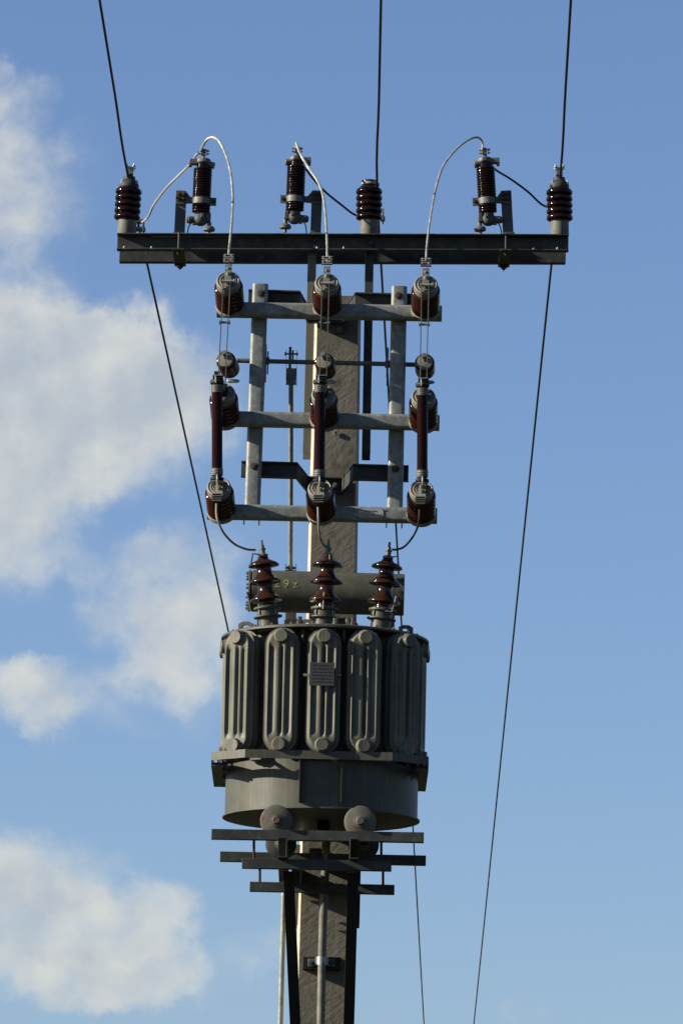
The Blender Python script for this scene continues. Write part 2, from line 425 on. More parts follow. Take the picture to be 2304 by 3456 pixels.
# ------------------------------------------------------------ line post insulators
def shed_profile(r0, r1, h0, h1, n, k=9, drip=.35):
    """n rounded sheds between heights h0 and h1"""
    out = []
    for i in range(n):
        a = h0 + (h1 - h0) * i / n; p = (h1 - h0) / n
        for j in range(k):
            t = j / k
            # rises quickly from the underside, rounded rim, sloping top
            s = math.sin(math.pi * min(1, t ** .8)) ** .55 if t > 0 else 0
            out.append((r0 + (r1 - r0) * s, a + p * t))
    out.append((r0, h1)); return out
def line_insulator(px, base_py, top_py, lean, label, clamp):
    b = P(px, base_py + 20, 0.0)
    d = Vector((math.sin(lean), 0, math.cos(lean)))
    M = Matrix.Translation(b) @ Vector((0, 0, 1)).rotation_difference(d).to_matrix().to_4x4()
    L = (P(px, top_py, 0) - P(px, base_py, 0)).length + .026
    root = empty('post_insulator', b, label, 'insulator', 'post insulators standing on the crossarm', M)
    hb = .072
    m = MB(); m.lathe([(.040, 0), (.041, .004), (.041, hb), (.0, hb)], (0, 0, 0), Z, 36); m.build('metal_base', M_BASE, root)
    hs = hb + 5 * .0295
    pr = [(.038, hb - .003)] + shed_profile(.048, .0605, hb, hs, 5) + [(.042, hs + .006), (.034, hs + .012), (.031, hs + .02), (.036, hs + .028), (.034, hs + .036), (0, hs + .037)]
    m = MB(); m.lathe(pr, (0, 0, 0), Z, 44); m.build('porcelain', M_PORCD, root, smooth=60)
    if clamp:
        m = MB(); m.lathe([(.044, hs + .004), (.046, hs + .012), (.040, hs + .030), (.028, hs + .040), (.026, hs + .054), (.012, hs + .058), (0, hs + .058)], (0, 0, 0), Z, 24)
        m.build('cap', M_DARK, root)
        m = MB(); m.box((0, 0, hs + .070), .030, .07, .022); m.box((0, 0, hs + .092), .034, .05, .012)
        m.each('wire_clamp', M_CAST, root, bevel=.002)
        m = MB()
        for sx in (-.016, .018):
            for sy in (-.022, .022):
                m.bolt((sx, sy, hs + .098), Z, .006, .008); m.bolt((sx * 1.9, sy, hs + .018), (sx, sy * .5, .2), .007, .01)
        m.each('clamp_bolt', M_ZINC, root)
    else:
        m = MB()
        for k in range(3):
            m.tube([Vector((.0345 * math.cos(a), .0345 * math.sin(a), hs + .018 + k * .0035)) for a in [2 * math.pi * i / 30 for i in range(31)]], .0022, 6)
        m.tube([Vector((.03, -.03, hs + .02)), Vector((.042, -.03, hs + .016)), Vector((.044, .0, hs + .022)), Vector((.042, .03, hs + .016))], .004, 8)
        m.build('tie_wire', M_ALU, root)
    return b, d, hs
LI = [line_insulator(426, 775, 640, .030, 'dark brown ribbed post insulator with wire clamp at the left end of the crossarm', True),
      line_insulator(1245, 775, 628, -.020, 'dark ribbed post insulator with bare rounded top and pale tie wire, near the arm centre', False),
      line_insulator(1888, 778, 640, -.028, 'dark brown ribbed post insulator with wire clamp at the right end of the crossarm', True)]

# ------------------------------------------------------------ overhead conductors: each one passes over its insulator
def conductor(near, mid, far, label):
    (nx, ny), (mx, my), (fx, fy, fY) = near, mid, far
    c = P(mx, my, 0)
    # near span is level; find its depth from its height
    d = CR @ Vector(((nx - 1152) / F, -(ny - 1728) / F, -1)); t = (c.z - CAM_Z) / d.z
    n1 = Vector((d.x * t, -CAM_D + d.y * t, c.z))
    f1 = P(fx, fy, fY)
    dn = n1 - c; df = f1 - c
    pts = []
    for k in (14, 11, 8, 6, 4, 3, 2):
        q = c + dn * k; q.z += .0012 * (k - 1) * 3 * max(0, k - 2) - .004 * max(0, k - 1); pts.append(q)
    pts += [n1, c + dn * .5, c, c + df * .1, c + df * .5, f1]
    for k in (1.3, 1.7, 2.2, 2.8):
        q = c + df * k; q.z += (k - 1) ** 2 * 1.1; pts.append(q)
    m = MB(); m.tube(smooth_path(pts, 4), .0056, 8)
    o = m.build('overhead_conductor', M_WIRE, None, c)
    tag(o, label, 'power line', 'overhead conductors running over the crossarm'); return c, f1
C1 = conductor((337, 0), (434, 602), (1063, 3456, 33), 'black overhead conductor at left, slanting from the top down behind the transformer')
C2 = conductor((1285, 0), (1272, 640), (1430, 3456, 33), 'black overhead conductor through the middle insulator, passing behind the right frame post')
C3 = conductor((1925, 0), (1889, 600), (1598, 3456, 33), 'black overhead conductor at right, crossing only open sky below the crossarm')

# ------------------------------------------------------------ surge arresters on brackets
def arrester(top, bot, side, label, post_px):
    """top, bot: photo pixels of the porcelain axis ends (upper neck, lower casting)"""
    a, b = P(*top, 0.0), P(*bot, 0.0)
    d = (a - b).normalized()
    Mx = Matrix.Translation(b) @ Vector((0, 0, 1)).rotation_difference(d).to_matrix().to_4x4()
    root = empty('surge_arrester', b, label, 'surge arrester', 'surge arresters above the crossarm', Mx)
    L = (a - b).length; s = side
    # porcelain: two sheds below the band, eleven above
    hb0, hb1 = .052, .082
    pr = [(.026, -.004), (.027, .012)] + shed_profile(.0365, .0425, .014, hb0, 3, 7) + [(.037, hb0), (.037, hb1)] + shed_profile(.0365, .0430, hb1, L - .022, 12, 7) + [(.029, L - .020), (.028, L + .006), (0, L + .006)]
    m = MB(); m.lathe(pr, (0, 0, 0), Z, 36); m.build('porcelain', M_PORCD, root, smooth=60)
    # band and arm
    m = MB(); m.lathe([(.037, hb0 + .001), (.041, hb0 + .001), (.041, hb1 - .001), (.037, hb1 - .001)], (0, 0, 0), Z, 36)
    m.box((-s * .052, 0, (hb0 + hb1) / 2), .030, .012, .036)
    m.each('clamp_band', M_CAST, root)
    m = MB(); m.bolt((-s * .056, -.007, (hb0 + hb1) / 2), (0, -1, 0), .007, .008); m.build('band_bolt', M_DARK, root)
    inv = Mx.inverted()
    pp = inv @ P(post_px, 700, 0); bot_p = inv @ P(post_px, 797, 0)
    xo = pp.x; hw = .024
    prof = [(s * .036, hb0 + .002), (xo + s * hw, hb0 - .004), (xo + s * hw, hb1 + .030), (xo - s * hw * .8, hb1 + .030), (xo - s * (hw + .018), hb1 + .002), (s * .036, hb1)]
    m = MB(); m.ext(prof, (0, -.009, 0), X, Z, (0, .006, 0)); m.each('arm_plate', M_BRK, root, bevel=.001)
    m = MB(); m.box((xo, .0035, (hb1 + .03 + bot_p.z) / 2), hw * 2, .008, hb1 + .03 - bot_p.z)
    m.box((xo, -.02, bot_p.z + .004), hw * 2 + .006, .06, .007)
    m.each('upright_plate', M_BRK, root, bevel=.001)
    m = MB()
    for ax_ in (-.011, .011):
        for az_ in (.0, .022): m.bolt((xo + ax_, -.0095, hb0 + .020 + az_), (0, -1, 0), .0085, .006)
    m.each('bracket_bolt', M_RUST if s < 0 or True else M_DARK, root)
    # upper casting with a spout on the post side and a clevis block opposite
    m = MB(); m.lathe([(.026, L - .002), (.034, L + .000), (.036, L + .012), (.032, L + .022), (.018, L + .026), (0, L + .026)], (0, 0, 0), Z, 24)
    m.box((s * .044, -.004, L + .006), .040, .036, .026); m.box((s * .058, -.004, L + .000), .014, .030, .034)
    m.cyl((-s * .024, 0, L - .002), (-s * .052, -.004, L - .008), .0155, 14)
    m.box((-s * .004, -.030, L + .012), .022, .018, .020)
    m.each('top_casting', M_CAST, root, bevel=.003)
    m = MB(); m.cyl((0, 0, L + .024), (0, 0, L + .055), .007, 12); m.box((0, 0, L + .054), .020, .018, .030)
    m.each('terminal', M_CAST, root, bevel=.001)
    m = MB()
    for sx in (-.0135, .0135):
        for hz in (.046, .060): m.bolt((sx, -.004, L + hz), (sx, -.3 * .0135, 0), .0055, .008)
    m.each('terminal_bolt', M_ZINC, root)
    # lower casting
    m = MB(); m.lathe([(0, -.046), (.014, -.046), (.026, -.038), (.033, -.026), (.033, -.010), (.028, .000), (.026, .006)], (0, 0, 0), Z, 24)
    m.cyl((s * .022, 0, -.020), (s * .058, -.008, -.024), .0175, 16)
    m.cyl((s * .055, -.008, -.024), (s * .064, -.009, -.025), .0145, 16)
    m.box((s * .028, -.008, -.040), .018, .02, .012)
    m.box((-s * .036, -.012, -.010), .020, .022, .040)
    m.box((-s * .008, -.034, -.006), .016, .014, .020)
    m.each('bottom_casting', M_BRK, root, bevel=.003)
    m = MB()
    m.lathe([(.008, -.088), (.008, -.074), (.026, -.070), (.028, -.060), (.020, -.050), (.010, -.047), (.010, -.03)], (-s * .040, -.004, 0), Z, 22)
    m.each('earth_terminal', M_CAST, root)
    m = MB(); m.tube(smooth_path([Vector((s * .040, .012, -.030)), Vector((s * .052, .012, -.05)), Vector((s * .057, .010, -.085)), Vector((s * .055, .01, -.12))], 5), .003, 6)
    m.build('earth_wire', M_WIRE, root)
    return a + d * .05
AT = [arrester((686, 553), (678, 728), -1, 'surge arrester at left, its bracket plate standing on its left side', 610),
      arrester((1001, 545), (994, 722), 1, 'surge arrester beside the crossarm centre, reddish brown with bracket plate on its right', 1068),
      arrester((1636, 550), (1646, 728), 1, 'surge arrester at right with bright white top casting, bracket plate on its right', 1709)]
for o in list(bpy.data.objects):
    if o.name.startswith('surge_arrester'): pass

# ------------------------------------------------------------ stranded wires
def strand(name, path, r, m_, label, cat, group, twist=True):
    pts = smooth_path(path, 10); org = path[0]
    m = MB()
    if twist:
        L = sum((pts[i + 1] - pts[i]).length for i in range(len(pts) - 1))
        # resample finely and wind six strands
        n = int(L / .006); out = []; acc = 0; i = 0; seg = (pts[1] - pts[0]).length; tgt = 0
        for k in range(n + 1):
            tgt = L * k / n
            while i < len(pts) - 2 and acc + (pts[i + 1] - pts[i]).length < tgt: acc += (pts[i + 1] - pts[i]).length; i += 1
            sl_ = (pts[i + 1] - pts[i]).length or 1e-6
            out.append(pts[i].lerp(pts[i + 1], min(1, (tgt - acc) / sl_)))
        t0 = (out[1] - out[0]).normalized(); u = t0.cross(Y_).normalized()
        U = []; V = []
        for k in range(len(out)):
            t = (out[min(k + 1, n)] - out[max(k - 1, 0)]).normalized()
            u = (u - t * u.dot(t)).normalized(); U.append(u.copy()); V.append(t.cross(u))
        for s_ in range(6):
            ring = [out[k] + (U[k] * math.cos(2 * math.pi * (s_ / 6 + (L * k / n) / .075)) + V[k] * math.sin(2 * math.pi * (s_ / 6 + (L * k / n) / .075))) * r * .66 for k in range(len(out))]
            m.tube(ring, r * .40, 5)
    else: m.tube(pts, r, 8)
    return tag(m.build(name, m_, None, org), label, cat, group)
def pix_path(pp):
    return [P(x, y, Yv) for (x, y, Yv) in pp]
grp = 'pale stranded jumpers from arresters to the switch'
strand('jumper_wire', pix_path([(676, 512, -.01), (692, 480, -.02), (712, 464, -.04), (738, 474, -.08), (762, 520, -.15), (778, 580, -.24), (786, 660, -.36), (783, 740, -.48), (777, 810, -.60), (771, 868, -.70), (771, 885, -.73)]), .0054, M_ALU,
       'pale stranded jumper arching right over the left arrester and down to the switch', 'cable', grp)
strand('jumper_wire', pix_path([(1000, 500, -.01), (1000, 481, -.03), (1010, 512, -.08), (1035, 556, -.15), (1068, 605, -.24), (1086, 645, -.32), (1096, 700, -.42), (1102, 780, -.55), (1104, 840, -.66), (1104, 888, -.73)]), .0054, M_ALU,
       'pale stranded jumper falling in an S curve from the middle arrester', 'cable', grp)
strand('jumper_wire', pix_path([(1627, 506, -.01), (1626, 478, -.02), (1610, 464, -.04), (1580, 472, -.08), (1540, 503, -.13), (1500, 552, -.21), (1480, 600, -.29), (1465, 660, -.38), (1451, 740, -.50), (1441, 820, -.62), (1437, 880, -.73)]), .0048, M_ALU,
       'pale stranded jumper arching left from the right arrester down to the switch', 'cable', grp)
grp = 'link wires from arresters to the conductors'
def on_conductor(C, py):
    c, f1 = C
    # point on the rear span
    best = min((abs(0), 0),)
    lo, hi = 0.0, .2
    for _ in range(40):
        mid = (lo + hi) / 2; q = c.lerp(f1, mid)
        v = CR.transposed() @ (q - Vector((0, -CAM_D, CAM_Z))); y = 1728 + v.y / v.z * F
        if y < py: lo = mid
        else: hi = mid
    return c.lerp(f1, lo)
q1, q2, q3 = on_conductor(C1, 765), on_conductor(C2, 730), on_conductor(C3, 705)
strand('link_wire', [q1 + Vector((.004, -.02, .012)), P(498, 735, .80), P(520, 690, .66), P(560, 636, .46), P(605, 590, .28), P(640, 555, .14), P(668, 515, .02)], .0054, M_ALU,
       'pale stranded link wire rising from a clamp behind the left insulator to the left arrester', 'cable', grp)
strand('link_wire', [P(1002, 500, .01), P(1016, 545, .08), P(1050, 595, .2), P(1095, 645, .34), P(1150, 690, .5), P(1205, 728, .62), q2], .005, M_WIRE,
       'dark link wire sagging from the middle arrester to behind the middle insulator', 'cable', grp, False)
strand('link_wire', [P(1632, 505, .01), P(1645, 540, .07), P(1672, 573, .16), P(1720, 603, .3), P(1780, 647, .45), P(1830, 692, .58), q3], .005, M_WIRE,
       'dark link wire running from the right arrester down to behind the right insulator', 'cable', grp, False)
def wire_clamp(q, label):
    root = empty('wire_connector', q, label, 'clamp', 'connectors joining link wires to the conductors')
    m = MB(); dirn = (C1[1] - C1[0]).normalized()
    m.box(q + Vector((-.017, 0, 0)), .006, .09, .055); m.box(q + Vector((.021, 0, .0)), .006, .09, .055); m.box(q + Vector((.002, 0, .026)), .03, .05, .012)
    m.each('jaw', M_CAST, root, q, bevel=.001)
    m = MB()
    for sy in (-.03, 0, .03): m.cyl(q + Vector((-.026, sy, -.012)), q + Vector((.03, sy, -.012)), .006, 8)
    m.each('clamp_bolt', M_ZINC, root, q)
wire_clamp(q1, 'open metal connector on the conductor just right of the left insulator base')
wire_clamp(q2, 'metal connector hidden behind the middle post insulator')
wire_clamp(q3, 'metal connector hidden behind the right post insulator')

# ------------------------------------------------------------ switch frame
RAILY, POSTY = -.560, -.492
def switch_frame():
    org = P(1105, 1400, POSTY)
    root = empty('switch_rack', org, 'galvanised tube rack with three rails and two posts in front of the pole', 'rack')
    for (x0, y0, x1, y1) in ((732, 1045, 1490, 1059), (724, 1413, 1482, 1428), (700, 1727, 1474, 1742)):
        a, b = P(x0, y0, RAILY), P(x1, y1, RAILY)
        m = MB(); m.hollow(rrect(.066, .066, .016), rrect(.058, .058, .012), a, Y_, Z, b - a)
        m.build('rail', M_GALV, root, org)
    for (x0, y0, x1, y1) in ((879, 962, 851, 1735), (1347, 970, 1331, 1745)):
        a, b = P(x0, y0, POSTY), P(x1, y1, POSTY)
        m = MB(); m.hollow(rrect(.070, .066, .016), rrect(.062, .058, .012), b, X, Y_, a - b)
        m.build('post', M_GALV, root, org)
        for (bx, by) in (((881, 990), (1344, 998))[x0 > 1000], ((858, 1574), (1334, 1582))[x0 > 1000]):
            m = MB(); m.bolt(P(bx, by, POSTY - .033), (0, -1, 0), .0125, .014); m.each('bolt', M_RUST, root, org)
    # bent channel straps from the posts back to the pole
    def strap(wing_y, pts, h):
        PW, PC = POSTY + .036, -.112
        plan = [(pts[0], PW), (pts[1], PW), (pts[2], PC), (pts[3], PC), (pts[4], PW), (pts[5], PW)]
        zc = P(1105, wing_y, PW).z
        pl = []
        for (px, yy) in plan:
            xx = P(px, wing_y, PW).x; pl.append(Vector((xx, yy, zc - (xx - org.x) * .006)))
        m = MB(); t = .006
        for i in range(5):
            a, b = pl[i], pl[i + 1]
            m.ext([(0, -h / 2), (t, -h / 2), (t, h / 2), (0, h / 2)], a, (b - a).normalized().cross(Z) * -1, Z, b - a)
            for sz in (-1, 1):
                n = Vector((0, -1, 0)) * .028
                zz = Vector((0, 0, sz * (h / 2 - t / 2)))
                q = [a + zz, b + zz, b + zz + n, a + zz + n]
                up = Vector((0, 0, t / 2))
                m.add([v - up for v in q] + [v + up for v in q], [(0, 1, 2, 3), (4, 7, 6, 5), (0, 4, 5, 1), (1, 5, 6, 2), (2, 6, 7, 3), (3, 7, 4, 0)])
        m.build('mounting_strap', M_DARK, root, org)
        m = MB(); m.bolt(Vector((P(1131, wing_y, PC).x, PC - .008, zc)), (0, -1, 0), .011, .013); m.each('bolt', M_CAST, root, org)
    strap(1014, (838, 1012, 1042, 1160, 1198, 1398), .072)
    strap(1593, (814, 1003, 1040, 1152, 1190, 1378), .072)
    # U-bolt ends below the bottom rail
    m = MB()
    for (px, py) in ((823, 1765), (874, 1767), (1303, 1775), (1355, 1777)):
        m.cyl(P(px, py - 12, POSTY), P(px, py + 6, POSTY), .0035, 8)
    m.each('u_bolt_end', M_DARK, root, org)
    # label plate on the bottom rail
    c = P(1250, 1732, RAILY - .0355)
    pl = MB(); pl.ext([(-.056, -.013), (-.05, -.020), (.05, -.020), (.056, -.013), (.056, .013), (.05, .020), (-.05, .020), (-.056, .013)], c, X, Z, (0, .002, 0))
    plo = pl.build('label_plate', M_PLATE, root, org); plo['label'] = 'pale riveted maker plate on the bottom rail'
    m = MB(); m.box(c + Vector((-.016, -.001, -.009)), .022, .001, .014); m.box(c + Vector((.037, -.001, -.009)), .014, .001, .014); m.each('label_colour_block', M_LBLY, plo, org)
    m = MB()
    for k in range(11):
        if k != 5: m.box(c + Vector((-.026 + k * .0048, -.001, .010)), .0032, .001, .006)
    for (dx, dz, wd) in ((.012, -.004, .02), (.012, -.008, .024), (.012, -.012, .018), (-.042, -.004, .016), (-.042, -.009, .018)): m.box(c + Vector((dx, -.001, dz)), wd, .001, .0012)
    m.build('label_lettering', M_LBLG, plo, org)
    m = MB()
    for sx in (-.054, .054):
        for sz in (-.018, .018): m.lathe([(.003, 0), (.003, .002), (0, .003)], c + Vector((sx, 0, sz)), (0, -1, 0), 10)
    m.each('rivet', M_DARK, plo, org)
switch_frame()

# ------------------------------------------------------------ switch insulators (three rows of three)
def frame_mat(base, tip):
    d = (tip - base).normalized(); xx = Z.cross(d) * -1; xx = X - d * X.dot(d); xx.normalize(); yy = d.cross(xx)
    M = Matrix((xx, yy, d)).transposed().to_4x4(); M.translation = base; return M
BASEY, TIPY = RAILY - .034, RAILY - .034 - .160
def sw_parts(root, L, kind):
    m = MB(); m.lathe([(.0, -.014), (.056, -.014), (.0645, -.008), (.0655, .004), (.064, .009), (.054, .014)], (0, 0, 0), Z, 40); m.each('base_flange', M_CAP, root)
    pr = [(.052, .008)] + shed_profile(.0590, .0640, .012, L - .040, 5, 8) + [(.050, L - .036)]
    m = MB(); m.lathe(pr, (0, 0, 0), Z, 48); m.build('porcelain', M_PORC, root, smooth=60)
    m = MB(); m.lathe([(.048, L - .042), (.053, L - .036), (.054, L - .010), (.052, L - .003), (.047, L), (.043, L - .003), (.036, L - .003), (.034, L + .001), (.031, L - .003), (.026, L - .003), (.024, L + .001), (.021, L - .002), (0, L - .002)], (0, 0, 0), Z, 48)
    m.build('cap', M_CAP, root, smooth=25)
    if kind == 'top':
        m = MB(); m.box((.000, .035, L + .004), .030, .100, .006); m.build('terminal_plate', M_CAST, root, bevel=.001)
        m = MB(); m.bolt((0, .030, L + .007), Z, .0085, .010); m.bolt((-.002, .062, L + .007), Z, .005, .006)
        m.cyl((-.026, -.016, L + .014), (.030, -.016, L + .014), .0065, 12); m.cyl((.024, -.016, L + .014), (.030, -.016, L + .014), .010, 8)
        m.each('pivot_bolt', M_ZINC, root)
        cc = .100
        m = MB()
        for k in range(2):
            m.box((0, cc + k * .024, L + .010), .044, .010, .016)
        m.each('wire_clamp', M_BLACK, root, bevel=.002)
        m = MB()
        for k in range(4): m.box((0, cc - .009 + k * .0125, L + .016), .047, .0032, .012)
        for k in range(2):
            for sx in (-.015, .013): m.bolt((sx, cc + k * .024 - .0, L + .018), Z, .0052, .007, False)
        m.each('clamp_plate', M_ZINC, root)
    elif kind == 'bottom':
        m = MB(); m.box((.006, -.020, L + .004), .028, .096, .006); m.build('terminal_plate', M_CAP, root, bevel=.001)
        m = MB(); m.bolt((.003, .006, L + .007), Z, .010, .012); m.bolt((.003, -.020, L + .007), Z, .0075, .010)
        m.each('plate_bolt', M_CAP, root)
        m = MB()
        for k in range(2): m.box((-.004, -.066 - k * .024, L + .010), .040, .010, .016)
        m.each('wire_clamp', M_BLACK, root, bevel=.002)
        m = MB()
        for k in range(4): m.box((-.004, -.057 - k * .0125, L + .016), .042, .0030, .010)
        m.each('clamp_plate', M_CAST, root)
    else:
        m = MB(); m.box((0, .010, L + .008), .036, .060, .014); m.each('contact_block', M_BLACK, root, bevel=.002)
        m = MB(); m.bolt((.028, .004, L + .002), Z, .005, .006); m.each('block_bolt', M_ZINC, root)
rows = {'top': ([(770, 946), (1102, 953), (1436, 959)], (7, 3, -1), 'top rail'),
        'middle': ([(753, 1325), (1091, 1330), (1428, 1337)], (8, 4, 0), 'middle rail'),
        'bottom': ([(738, 1641), (1079, 1646), (1421, 1651)], (10, 5, 0), 'bottom rail')}
colname = ['left end', 'middle', 'right end']
extra = {'top': 'wire clamp above', 'middle': 'behind a fuse tube', 'bottom': 'wire clamp below'}
TIPS = {}
for kind, (caps, dxs, rail) in rows.items():
    proto = None
    for i, ((cx, cy), dx) in enumerate(zip(caps, dxs)):
        tip = P(cx, cy, TIPY); base = P(cx + dx, cy + 86, BASEY)
        M = frame_mat(base, tip); L = (tip - base).length
        lab = 'brown ribbed insulator at the %s of the %s, %s' % (colname[i], rail, extra[kind])
        if proto is None:
            root = empty('switch_insulator', base, lab, 'insulator', 'tilted brown insulators on the %s' % rail, M); sw_parts(root, L, kind); proto = root
        else:
            root = copy_tree(proto); root.matrix_world = M; tag(root, lab)
        TIPS[kind, i] = tip

# ------------------------------------------------------------ drive shaft, its small insulators, operating rod
SHY = -.435
def shaft():
    a, b = P(800, 1217, SHY), P(1405, 1231, SHY)
    root = empty('drive_shaft', a, 'thin round drive shaft crossing behind the posts at mid frame height', 'shaft')
    m = MB(); m.cyl(a, b, .0105, 16); m.build('tube', M_CAST, root, a)
    ux = (b - a).normalized()
    for (px, py) in ((897, 1218), (1308, 1229)):
        c = P(px, py, SHY); m = MB(); s = 1 if px < 1000 else -1
        m.ext([(-.052, -.075), (-.02, -.095), (.02, -.085), (.045, -.03), (.045, .05), (.01, .075), (-.04, .07), (-.06, .02)], c - ux * .004, Y_ * -1, Z, ux * .007)
        m.ext([(-.035, -.055), (.03, -.055), (.034, .035), (-.03, .05)], c + ux * .006 * s, Y_ * -1, Z, ux * .006)
        m.cyl(c - ux * .012, c + ux * .016, .017, 14)
        m.each('bearing_plate', M_CAST, root, a)
    # crank lever lifting the rod
    c = P(983, 1221, SHY); m = MB()
    m.ext([(-.014, -.03), (.014, -.03), (.020, .055), (.0, .068), (-.02, .055)], c - Vector((.012, 0, 0)), Y_ * -1, Z, (.012, 0, 0))
    m.ext([(-.016, -.02), (.016, -.02), (.014, .03), (-.014, .03)], c + Vector((.002, 0, .02)), Y_ * -1, Z, (.008, 0, 0))
    m.each('crank_lever', M_CAST, root, a)
    m = MB(); m.cyl(P(962, 1194, SHY), P(1006, 1195, SHY), .0042, 10); m.lathe([(.008, 0), (.008, .008)], P(960, 1194, SHY), X, 10); m.lathe([(.007, 0), (.007, .006)], P(1001, 1195, SHY), X, 10)
    m.each('pivot_pin', M_ZINC, root, a)
shaft()
def rod():
    a = P(983, 1270, SHY)
    root = empty('operating_rod', a, 'long pale vertical rod hanging from the crank left of the pole', 'rod')
    m = MB(); ztop = P(983, 1192, SHY).z
    for px in (965, 1000):
        c0, c1 = P(px, 1182, SHY), P(px, 1302, SHY); m.ext([(-.012, 0), (.012, 0), (.012, 1), (-.012, 1)], c1, Y_, (c0 - c1), (.002, 0, 0))
    m.box(P(983, 1271, SHY - .008), .044, .004, .076)
    m.build('fork', M_CAST, root, a)
    m = MB()
    for (px, py) in ((968, 1247), (992, 1247), (968, 1288), (993, 1288)): m.lathe([(.004, 0), (.004, .004), (0, .006)], P(px, py, SHY - .010), (0, -1, 0), 10)
    m.each('fork_rivet', M_ZINC, root, a)
    m = MB(); pts = [P(982, 1300, SHY), P(981, 1700, -.12), P(980, 1925, .0), P(979, 2100, .0), P(964, 2800, .0), P(946, 3456, .0)]
    m.tube(pts[:3], .0105, 14); m.build('rod', M_GALV, root, a)
    c0, c1 = P(981, 1925, .0), P(981, 2150, .0)
    m = MB(); m.ext(rrect(.050, .03, .003), c1, X, Y_, c0 - c1); m.build('guide_channel', M_TANK, root, a)
    m = MB(); m.box(P(964, 1917, .0), .004, .04, .032); m.box(P(999, 1917, .0), .004, .04, .032); m.cyl(P(964, 1916, .0), P(1000, 1917, .0), .006, 10)
    m.each('coupling', M_CAP, root, a)
    foot = pts[5] + (pts[5] - pts[4]) * 3.05; foot.z = max(foot.z, .35)
    m = MB(); m.tube([pts[3], pts[4], pts[5], foot], .0125, 14); m.build('rod', M_GALV, root, a)
rod()
def pusher(cap, base, label, proto=None):
    tip = P(*cap, -.60); b = P(*base, SHY - .012)
    M = frame_mat(b, tip); L = (tip - b).length
    if proto: r = copy_tree(proto); r.matrix_world = M; tag(r, label); return r
    r = empty('drive_insulator', b, label, 'insulator', 'small insulators on the drive shaft', M)
    m = MB(); m.lathe([(.020, -.012), (.030, -.010), (.032, .004), (.03, .01)], (0, 0, 0), Z, 28); m.each('base_flange', M_CAST, r)
    m = MB(); m.lathe([(.03, .004)] + shed_profile(.0395, .0445, .006, L - .022, 7, 6) + [(.030, L - .018), (.0, L - .018)], (0, 0, 0), Z, 36); m.build('porcelain', M_PORC, r, smooth=60)
    m = MB(); m.lathe([(.034, L - .022), (.0345, L - .010), (.032, L - .002), (.012, L), (0, L)], (0, 0, 0), Z, 30); m.build('cap', M_CAP, r)
    m = MB(); m.tube([Vector((0, .008, L - .002)), Vector((0, .024, L + .022))], .009, 12); m.lathe([(.0095, 0), (.0105, .004), (.0105, .022), (.009, .026)], (-.001, .022, L + .008), Z, 18)
    m.cyl((-.021, .022, L + .018), (.022, .022, L + .018), .0035, 8); m.box((-.0165, .022, L + .018), .003, .016, .02); m.box((.0175, .022, L + .018), .003, .016, .02)
    m.each('clevis', M_CAST, r)
    m = MB(); m.cyl((-.004, -.052, -.004), (.03, -.052, -.004), .009, 10); m.bolt((.030, -.052, -.004), X, .007, .008); m.bolt((-.004, -.052, -.004), -X, .006, .006); m.each('pivot', M_ZINC, r)
    return r
p0 = pusher((760, 1212), (777, 1248), 'small ribbed brown insulator left of the left post, under the thin contact bars')
pusher((1093, 1217), (1103, 1251), 'small ribbed brown insulator in front of the pole, under the middle contact bars', p0)
pusher((1432, 1221), (1434, 1251), 'small ribbed brown insulator right of the right post, under the thin contact bars', p0)

# ------------------------------------------------------------ contact bars (pair of thin rods) and fuse tubes
def bars(i, tl, tr, ml, mr, bl, br, label):
    YT, YB = TIPY - .022, TIPY - .045
    org = P((tl[0] + tr[0]) / 2, tl[1], YT)
    r = empty('contact_bars', org, label, 'contact bars', 'pairs of thin contact bars between top and middle rows')
    for (t, b) in ((tl, bl), (tr, br)):
        a, c = P(t[0], t[1], YT), P(b[0], b[1], YB)
        m = MB(); m.ext([(-.0022, -.006), (.0022, -.006), (.0022, .006), (-.0022, .006)], c, X, Y_, a - c); m.build('bar', M_CAST, r, org)
    a, b = P(ml[0], ml[1], YT - .008), P(mr[0], mr[1], YT - .008)
    m = MB(); m.cyl(a + (a - b).normalized() * .008, b + (b - a).normalized() * .008, .0055, 12); m.cyl(a + (a - b).normalized() * .008, a, .009, 8); m.cyl(b, b + (b - a).normalized() * .008, .009, 8)
    m.build('spacer', M_CAST, r, org)
bars(0, (754, 948), (777, 948), (746, 1088), (771, 1088), (737, 1282), (759, 1320), 'pair of thin contact bars at the left, joined by one short spacer below the rail')
bars(1, (1086, 955), (1110, 955), (1082, 1091), (1106, 1091), (1078, 1275), (1101, 1290), 'pair of thin contact bars in front of the pole')
bars(2, (1422, 960), (1446, 960), (1419, 1095), (1443, 1095), (1417, 1285), (1439, 1290), 'pair of thin contact bars at the right, seen against open sky')
